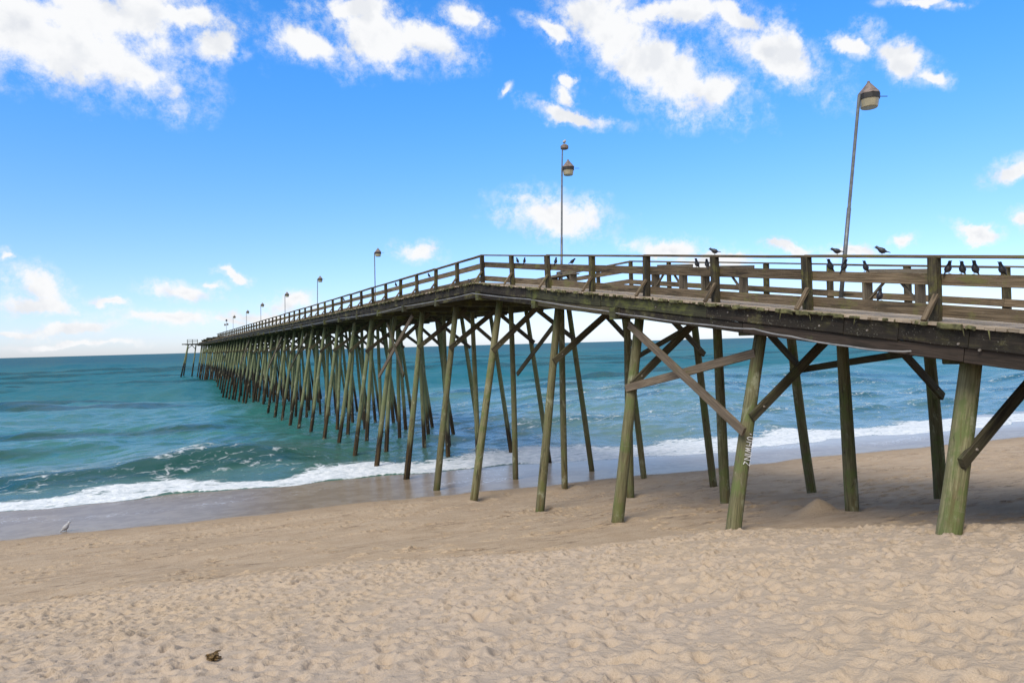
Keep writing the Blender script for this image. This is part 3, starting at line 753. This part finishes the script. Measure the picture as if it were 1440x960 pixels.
BODY0 = [(-.20, -.030, .006, .003), (-.19, -.028, .022, .006), (-.12, -.012, .020, .010), (-.085, -.004, .026, .022), (-.05, .002, .042, .040), (0, .008, .052, .052), (.045, .022, .046, .046),
        (.075, .046, .032, .034), (.092, .066, .028, .030), (.112, .074, .027, .027), (.128, .074, .018, .018), (.136, .072, .008, .008), (.162, .066, .002, .002)]
BODY = [(cx*(.8 if cx < -.05 else 1), cz, ry*1.22, rz*1.22) for cx, cz, ry, rz in BODY0]
TAILUP = [(-.19, .075, .010, .004), (-.17, .066, .024, .006), (-.11, .035, .018, .010)] + BODY[3:]
bird_meshes = {}
def leg_mesh():
    me = bpy.data.meshes.new('leg'); r = .004
    v = []; f = []
    for zc in (-.11, 0):
        for a in range(5): v.append((r*math.cos(a*1.2566), r*math.sin(a*1.2566), zc))
    for a in range(5): f.append((a, (a+1) % 5, 5 + (a+1) % 5, 5 + a))
    b = len(v); v += [(-.02, -.006, -.111), (.03, -.009, -.111), (.03, .009, -.111), (-.02, .006, -.111), (-.02, -.004, -.105), (.03, -.006, -.106), (.03, .006, -.106), (-.02, .004, -.105)]
    f += [(b+3, b+2, b+1, b), (b+4, b+5, b+6, b+7), (b, b+1, b+5, b+4), (b+2, b+3, b+7, b+6), (b+1, b+2, b+6, b+5), (b+3, b, b+4, b+7)]
    me.from_pydata(v, [], f); me.materials.append(M['beak']); return me

def make_bird(p, yaw, pitch, label, mat='bird', scale=1.0, secs=None, group='dark birds perched on the pier', head=None, name='bird', cat='bird', tall=0):
    key = (mat, id(secs))
    if key not in bird_meshes: bird_meshes[key] = loft(name, secs or BODY, M[mat])
    body = bpy.data.objects.new(name, bird_meshes[key]); COL.objects.link(body)
    gap = .085 + tall
    body.location = (p[0], p[1], p[2] + gap*scale)
    body.rotation_euler = (0, -pitch, yaw); body.scale = (scale,)*3
    tag(body, label, cat, group)
    if 'leg' not in bird_meshes: bird_meshes['leg'] = leg_mesh()
    for sd in (-.018, .018):
        l = bpy.data.objects.new('leg', bird_meshes['leg']); COL.objects.link(l); l.parent = body
        l.location = (-.0, sd, -.02); l.rotation_euler = (0, pitch, 0); l.scale = (1, 1, (gap - .02 + .02*math.cos(pitch))/.111 if True else 1)
    if head:
        h = bpy.data.objects.new('head', loft('head', [(.055, .03, .03, .03), (.085, .056, .034, .036), (.112, .072, .032, .032), (.132, .073, .018, .018), (.137, .072, .006, .006)], M[head])); COL.objects.link(h); h.parent = body
    return body

# ================================================================== build
make_sand(); make_sea(); make_pier()

lamps = [(13.3, -.02, 5.95, 'tall leaning lamp post nearest the shore, pyramid hood over a cream lens'),
         (28.8, 0, 6.30, 'lamp post with a dome on a mast above its lantern, second from shore'),
         (60.5, 0, 6.25, 'lamp post third from the shore, past the bend in the railing'),
         (85.0, 0, 6.2, 'lamp post fourth from the shore, halfway along the pier'),
         (107.6, 0, 6.05, 'lamp post fifth from the shore along the pier'),
         (133.3, 0, 6.1, 'lamp post sixth from the shore, beyond the middle of the pier'),
         (154.5, 0, 5.95, 'lamp post seventh from the shore, third from the sea end'),
         (181.4, 0, 6.2, 'plain lamp post next to last before the sea end'),
         (198.0, 0, 5.9, 'two armed lamp post at the far sea end of the pier')]
for i, (s, dx, h, lab) in enumerate(lamps):
    off = (.40, -.5, h) if i == 0 else ((.17, -.1, h) if i == 1 else (random.uniform(0, .2), 0, h))
    make_lamp((18.1, s, zdeck(s) + .002), off, lab, double=(i == 8), extra=(i == 1))

make_bench(16.8, 10.15, 11.55, 'braced plank bench on the deck behind the near rail, closest to shore')
make_bench(16.9, 15.9, 17.6, 'weathered plank bench second from the shore end of the ramp')
make_bench(16.9, 18.7, 20.2, 'weathered plank bench third from the shore, near the top of the ramp')
make_bench(16.6, 25.4, 27.0, 'plank bench just past the bend, below the second lamp post')
make_bench(16.6, 38.6, 40.4, 'far plank bench on the level deck beyond the bend')

MID = lambda s: (11.395, s, zdeck(s) + .782)
TOP = lambda s: (11.31, s, zdeck(s) + 1.073)
B = [(MID(5.64), 2.5, .95, 'stout dark bird on the mid rail, rightmost of the four right of the post'),
     (MID(6.02), 2.3, 1.1, 'largest upright dark bird on the mid rail, second from the right edge'),
     (MID(6.21), 1.2, 1.15, 'slim dark bird on the mid rail between two others right of the post'),
     (MID(6.42), .4, .9, 'dark bird on the mid rail tucked right beside the thick post'),
     (MID(7.86), 2.6, 1.0, 'slender dark bird on the mid rail left of the thick post, tail trailing right'),
     (MID(8.28), -1.0, .9, 'dark bird hunched on the mid rail just right of the first lamp pole'),
     (MID(8.58), 2.7, .95, 'dark bird on the mid rail just left of the first lamp pole'),
     (TOP(7.48), 2.0, .15, 'dark bird standing level on the top rail right of the lamp pole'),
     (TOP(8.36), 2.8, -.1, 'dark bird crouched flat on the top rail left of the lamp pole'),
     ((11.3, 11.45, zdeck(11.45) + 1.072), .4, 0, 'dark bird squatting on top of a railing post above the ramp'),
     (MID(11.8), .8, 1.0, 'small dark bird on the mid rail, right one of a pair by the post'),
     (MID(12.13), 2.0, 1.0, 'small dark bird on the mid rail, left one of a pair by the post'),
     (MID(17.47), 1.6, .2, 'plump dark bird sitting on the mid rail near the bend, bent forward'),
     (MID(18.41), .9, 1.05, 'upright dark bird on the mid rail right of the second lamp pole'),
     (MID(19.05), 2.1, 1.0, 'slim dark bird on the mid rail left of the second lamp pole'),
     (MID(20.44), .7, 1.1, 'dark bird on the mid rail in the second bay right of the bend'),
     (MID(20.95), 2.3, .9, 'dark bird on the mid rail hard against the first post right of the bend'),
     ((11.05, 24.25, zdeck(24.3) + .002), 2.5, .6, 'dark bird standing on the deck edge at the bend'),
     ((11.55, 7.7, zdeck(7.7) + .27), 1.1, 1.1, 'dark bird perched low on the bottom rail below the lamp pole'),
     (MID(29.5), 1.4, .6, 'round dark bird on the mid rail left of the bend'),
     ((11.05, 29.8, zdeck(30) + .002), 2.4, .7, 'dark bird on the deck edge left of the bend'),
     ((16.55, 26.3, zdeck(26) + .667), .7, .3, 'dark bird sitting on the plank bench below the second lamp post'),
     ((12.6, 17.0, zdeck(17) + .006), 1.4, .7, 'dark bird standing on the deck planks between the near rail and a bench'),
     (MID(45.2), .8, .8, 'tiny dark bird on the mid rail well beyond the bend, below the third lamp post'),
     (MID(34.3), .8, .8, 'dark bird on the mid rail, two bays beyond another bird left of the bend')]
YAW = [2.2, 2.0, 1.7, -.6, 2.3, -.9, 2.4, 2.1, 2.5, 2.0, 1.2, 2.2, -1.0, -.8, 2.1, -.9, 2.3, 2.3, -1.0, 2.0, 2.2, 1.9, -.9, 2.1, 2.0]
for (p, _, pit, lab), yaw in zip(B, YAW):
    make_bird(p, yaw, pit * .82, lab, scale=random.uniform(.78, .92), secs=TAILUP if abs(pit) < .3 and yaw > 1.5 and False else BODY)

lx, ly = 18.1 + .17 + .06 + .12, 28.7
make_bird((18.45, 28.7, zdeck(30) + 6.30 + 1.05 + .145), .6, .1, 'pale seabird on the dome at the top of the second lamp post', 'gull_grey', 1.3, group='gulls')
gz = float(beach(-2.75, 28.4)) - .005
make_bird((-2.75, 28.4, gz), .05, .42, 'grey gull with a white head standing at the edge of the wet sand', 'gull_grey', 1.5, group='gulls', head='gull_white', name='gull', cat='gull')

# a clump of seaweed on the dry sand
def make_weed():
    b = MB(); c = Vector((.49, 7.58, float(beach(.49, 7.58)) + .035))
    for i in range(60):
        a = random.uniform(0, 6.28); L = random.uniform(.03, .06); p = c + Vector((random.gauss(0, .02), random.gauss(0, .018), random.uniform(-.01, .05)))
        pts = [p]
        for q in range(4):
            a += random.uniform(-.7, .7); p = p + Vector((math.cos(a)*1.3, math.sin(a)*.8, random.uniform(-.35, .35))) * L/4; pts.append(p)
        b.tube(pts, [.008, .011, .012, .008, .003], 5)
    o = b.build('seaweed', M['weed'], loc=c)
    tag(o, 'small brown clump of seaweed lying on the trampled dry sand', 'seaweed')
make_weed()

# ------------------------------------------------------------------ sky, sun, camera
SUN_EL, SUN_AZ = 47, 240        # azimuth clockwise from +Y
w = bpy.data.worlds.new('World'); sc.world = w; w.use_nodes = True
t = w.node_tree; t.nodes.clear(); N = NT(t)
sky = N.n('ShaderNodeTexSky', sky_type='NISHITA', sun_disc=False, sun_elevation=R(SUN_EL), sun_rotation=R(SUN_AZ), altitude=0, air_density=1.0, dust_density=.35, ozone_density=2.5)
d = N.vmath('NORMALIZE', N.n('ShaderNodeTexCoord').outputs['Generated'])
CL = [(-4.9, 21.1, 6.16, 2.46, -2), (-0.6, 19.8, 3.42, 1.49, -23), (-7.4, 21.5, 3.56, 2.37, 13), (2.6, 24.0, 3.61, 0.81, -1), (5.2, 22.4, 1.16, 1.61, -25), (-2.7, 23.3, 5.21, 1.74, 12), (12.2, 23.3, 3.1, 1.2, -15), (17.7, 24.5, 2.8, 2.14, -26), (20.9, 24.1, 3.17, 1.32, -22), (24.7, 25.5, 1.59, 0.85, -18), (15.7, 26.3, 3.11, 0.73, 4), (36.9, 24.4, 3.76, 2.42, -37), (40.8, 21.3, 5.15, 2.28, -34), (44.7, 19.3, 2.61, 1.25, -15), (49.3, 21.0, 4.31, 1.32, -33), (42.1, 25.2, 4.53, 1.01, -8), (31.9, 24.5, 1.94, 0.48, -31), (47.0, 24.1, 2.54, 0.71, -28), (33.2, 18.3, 2.94, 0.56, -17), (33.0, 19.8, 0.64, 0.86, 36), (33.0, 20.7, 0.67, 0.45, -22), (27.9, 20.4, 0.55, 0.33, 27), (58.0, 19.3, 2.14, 0.86, -45), (54.9, 20.6, 1.24, 0.53, -31), (60.0, 17.7, 0.91, 0.5, -37), (59.6, 22.4, 1.63, 0.37, -15), (31.6, 10.5, 3.85, 1.4, -10), (20.4, 7.8, 1.63, 0.76, -11), (41.0, 7.5, 3.06, 0.78, -8), (44.6, 6.3, 3.21, 0.48, -3), (50.2, 6.8, 1.52, 0.46, -13), (54.4, 6.2, 1.97, 0.42, -5), (58.1, 6.6, 0.8, 0.49, -11), (62.4, 6.9, 1.32, 0.37, -20), (64.8, 7.4, 0.81, 0.57, -30), (64.3, 10.7, 1.34, 0.67, 28), (-6.6, 5.0, 1.75, 1.16, -23), (-6.5, 3.5, 1.99, 0.58, -6), (-2.8, 3.9, 1.16, 0.31, -9), (-4.9, 2.0, 2.84, 0.48, 9), (-7.8, 1.7, 1.36, 0.24, -1), (2.3, 4.6, 2.26, 0.64, -8), (5.8, 6.0, 1.13, 0.36, -12), (4.7, 5.1, 0.61, 0.25, 0), (1.6, 2.6, 3.7, 0.59, -4), (-8.5, 6.9, 0.46, 0.27, -3), (10.4, 3.6, 1.97, 0.77, -6), (7.9, 2.7, 2.68, 0.43, -1), (-5.4, 0.8, 3.92, 0.26, 1), (5.8, 2.3, 2.08, 0.31, -1),
      # clouds over the rest of the sky
      (-25, 14, 7, 3, 5), (-45, 24, 9, 4, -8), (85, 18, 8, 3, 5), (105, 10, 9, 2.5, 0), (140, 22, 10, 4, 4), (180, 15, 9, 3, 0), (-80, 12, 10, 3, 0), (-120, 20, 9, 4, 6), (30, 48, 9, 5, 20), (-10, 42, 8, 4, 0), (75, 40, 9, 4, -15), (215, 35, 10, 5, 0)]
nz = N.n('ShaderNodeTexNoise', inp={'Vector': d, 'Scale': 14, 'Detail': 5, 'Roughness': .6})
dw = N.vmath('ADD', d, N.vmath('MULTIPLY', N.vmath('SUBTRACT', nz.outputs[1], (.5, .5, .5)), (.055, .055, .055)))
acc = None
for az, el, rx, ry, rot in CL:
    a, e, r_ = R(az), R(el), R(rot)
    c = Vector((math.sin(a)*math.cos(e), math.cos(a)*math.cos(e), math.sin(e)))
    e1 = Vector((math.cos(a), -math.sin(a), 0)); e2 = e1.cross(c)
    m1 = (e1*math.cos(r_) + e2*math.sin(r_)) / R(rx); m2 = (e2*math.cos(r_) - e1*math.sin(r_)) / R(ry)
    p = N.vmath('DOT_PRODUCT', dw, tuple(m1)); q = N.vmath('DOT_PRODUCT', dw, tuple(m2))
    s2 = N.math('MULTIPLY_ADD', p, p, N.math('MULTIPLY', q, q))
    mk = N.math('SUBTRACT', 1.0, N.math('SQRT', s2))
    acc = mk if acc is None else N.math('SMOOTH_MAX', acc, mk, .25)
sepd = N.n('ShaderNodeSeparateXYZ', inp={0: d})
up = N.step(sepd.outputs[2], -.004, .006)
big = N.noise(d, 9, 3, .5)
fb = N.noise(d, 23, 11, .66, .15)
dens = N.math('ADD', N.math('MULTIPLY', N.math('MAXIMUM', acc, -1.5), 1.0), N.math('MULTIPLY', N.math('SUBTRACT', fb, .5), 2.4))
edge_ = N.math('POWER', N.step(dens, -.30, .48), 1.1)
wisp = N.math('MULTIPLY', N.step(dens, -.85, .30), .6)
cov = N.math('MULTIPLY', N.math('MAXIMUM', edge_, N.math('MULTIPLY', wisp, N.step(N.noise(d, 60, 6, .7), .35, .65))), up)
# cloud body: bright billows, soft grey in the thick parts (sampled a little towards the sun for relief)
fb3 = N.noise(d, 15, 5, .5, .1); fb2 = N.noise(N.vmath('ADD', d, (-.010, -.006, .028)), 15, 5, .5, .1)
rel = N.step(N.math('SUBTRACT', fb2, fb3), -.02, .16)
thick = N.step(dens, .5, 1.3)
gry = N.math('MULTIPLY', thick, N.step(N.noise(d, 17, 4, .55), .42, .68))
ccol = N.mix(N.math('MULTIPLY', N.math('MAXIMUM', gry, N.math('MULTIPLY', rel, .7)), .6), (3.3, 3.33, 3.38), (2.2, 2.35, 2.62))
el_ = sepd.outputs[2]
skyc = N.mul(sky.outputs[0], N.mix(N.step(el_, 0, .45), (.45, .50, .70), (.21, .59, .93)))
# a thin bright cloud sheet overhead and inland, added out of view to whiten ambient light
veil = N.math('MAXIMUM', N.step(el_, .52, .74), N.math('MULTIPLY', N.step(N.vmath('DOT_PRODUCT', d, (-.468, -.884, 0)), -.1, .5), up))
veil = N.math('MULTIPLY', veil, N.step(N.noise(d, 2.4, 6, .6), .28, .62, .35, .95))
cov = N.math('MAXIMUM', cov, veil)
fin = N.mix(cov, skyc, ccol)
bg = N.n('ShaderNodeBackground', inp={'Color': fin, 'Strength': .15})
wo = N.n('ShaderNodeOutputWorld'); t.links.new(bg.outputs[0], wo.inputs[0])

sun = bpy.data.lights.new('sun', 'SUN'); sun.energy = 1.75; sun.angle = R(34); sun.color = (1, .92, .80)
so = bpy.data.objects.new('sun', sun); COL.objects.link(so)
sd = Vector((math.sin(R(SUN_AZ))*math.cos(R(SUN_EL)), math.cos(R(SUN_AZ))*math.cos(R(SUN_EL)), math.sin(R(SUN_EL))))
so.rotation_euler = sd.to_track_quat('Z', 'Y').to_euler(); so.location = sd * 60

TH, A, P = R(27.9), math.atan(.027), math.atan(3.5/960)
fw = Vector((math.sin(TH), math.cos(TH), 0)); U0 = Vector((0, 0, 1)); R0 = fw.cross(U0)
f = fw*math.cos(P) + U0*math.sin(P); u = U0*math.cos(P) - fw*math.sin(P)
r = R0*math.cos(A) - u*math.sin(A); upv = u*math.cos(A) + R0*math.sin(A)
cam = bpy.data.cameras.new('camera'); cam.lens = 24; cam.sensor_width = 36; cam.clip_start = .1; cam.clip_end = 40000
co = bpy.data.objects.new('camera', cam); COL.objects.link(co)
m4 = Matrix((r, upv, -f)).transposed().to_4x4(); m4.translation = (0, 0, EYE); co.matrix_world = m4
sc.camera = co
sc.view_settings.view_transform = 'Standard'; sc.view_settings.look = 'None'; sc.view_settings.gamma = 1
sc.view_settings.exposure = 0.96
sc.cycles.max_bounces = 6
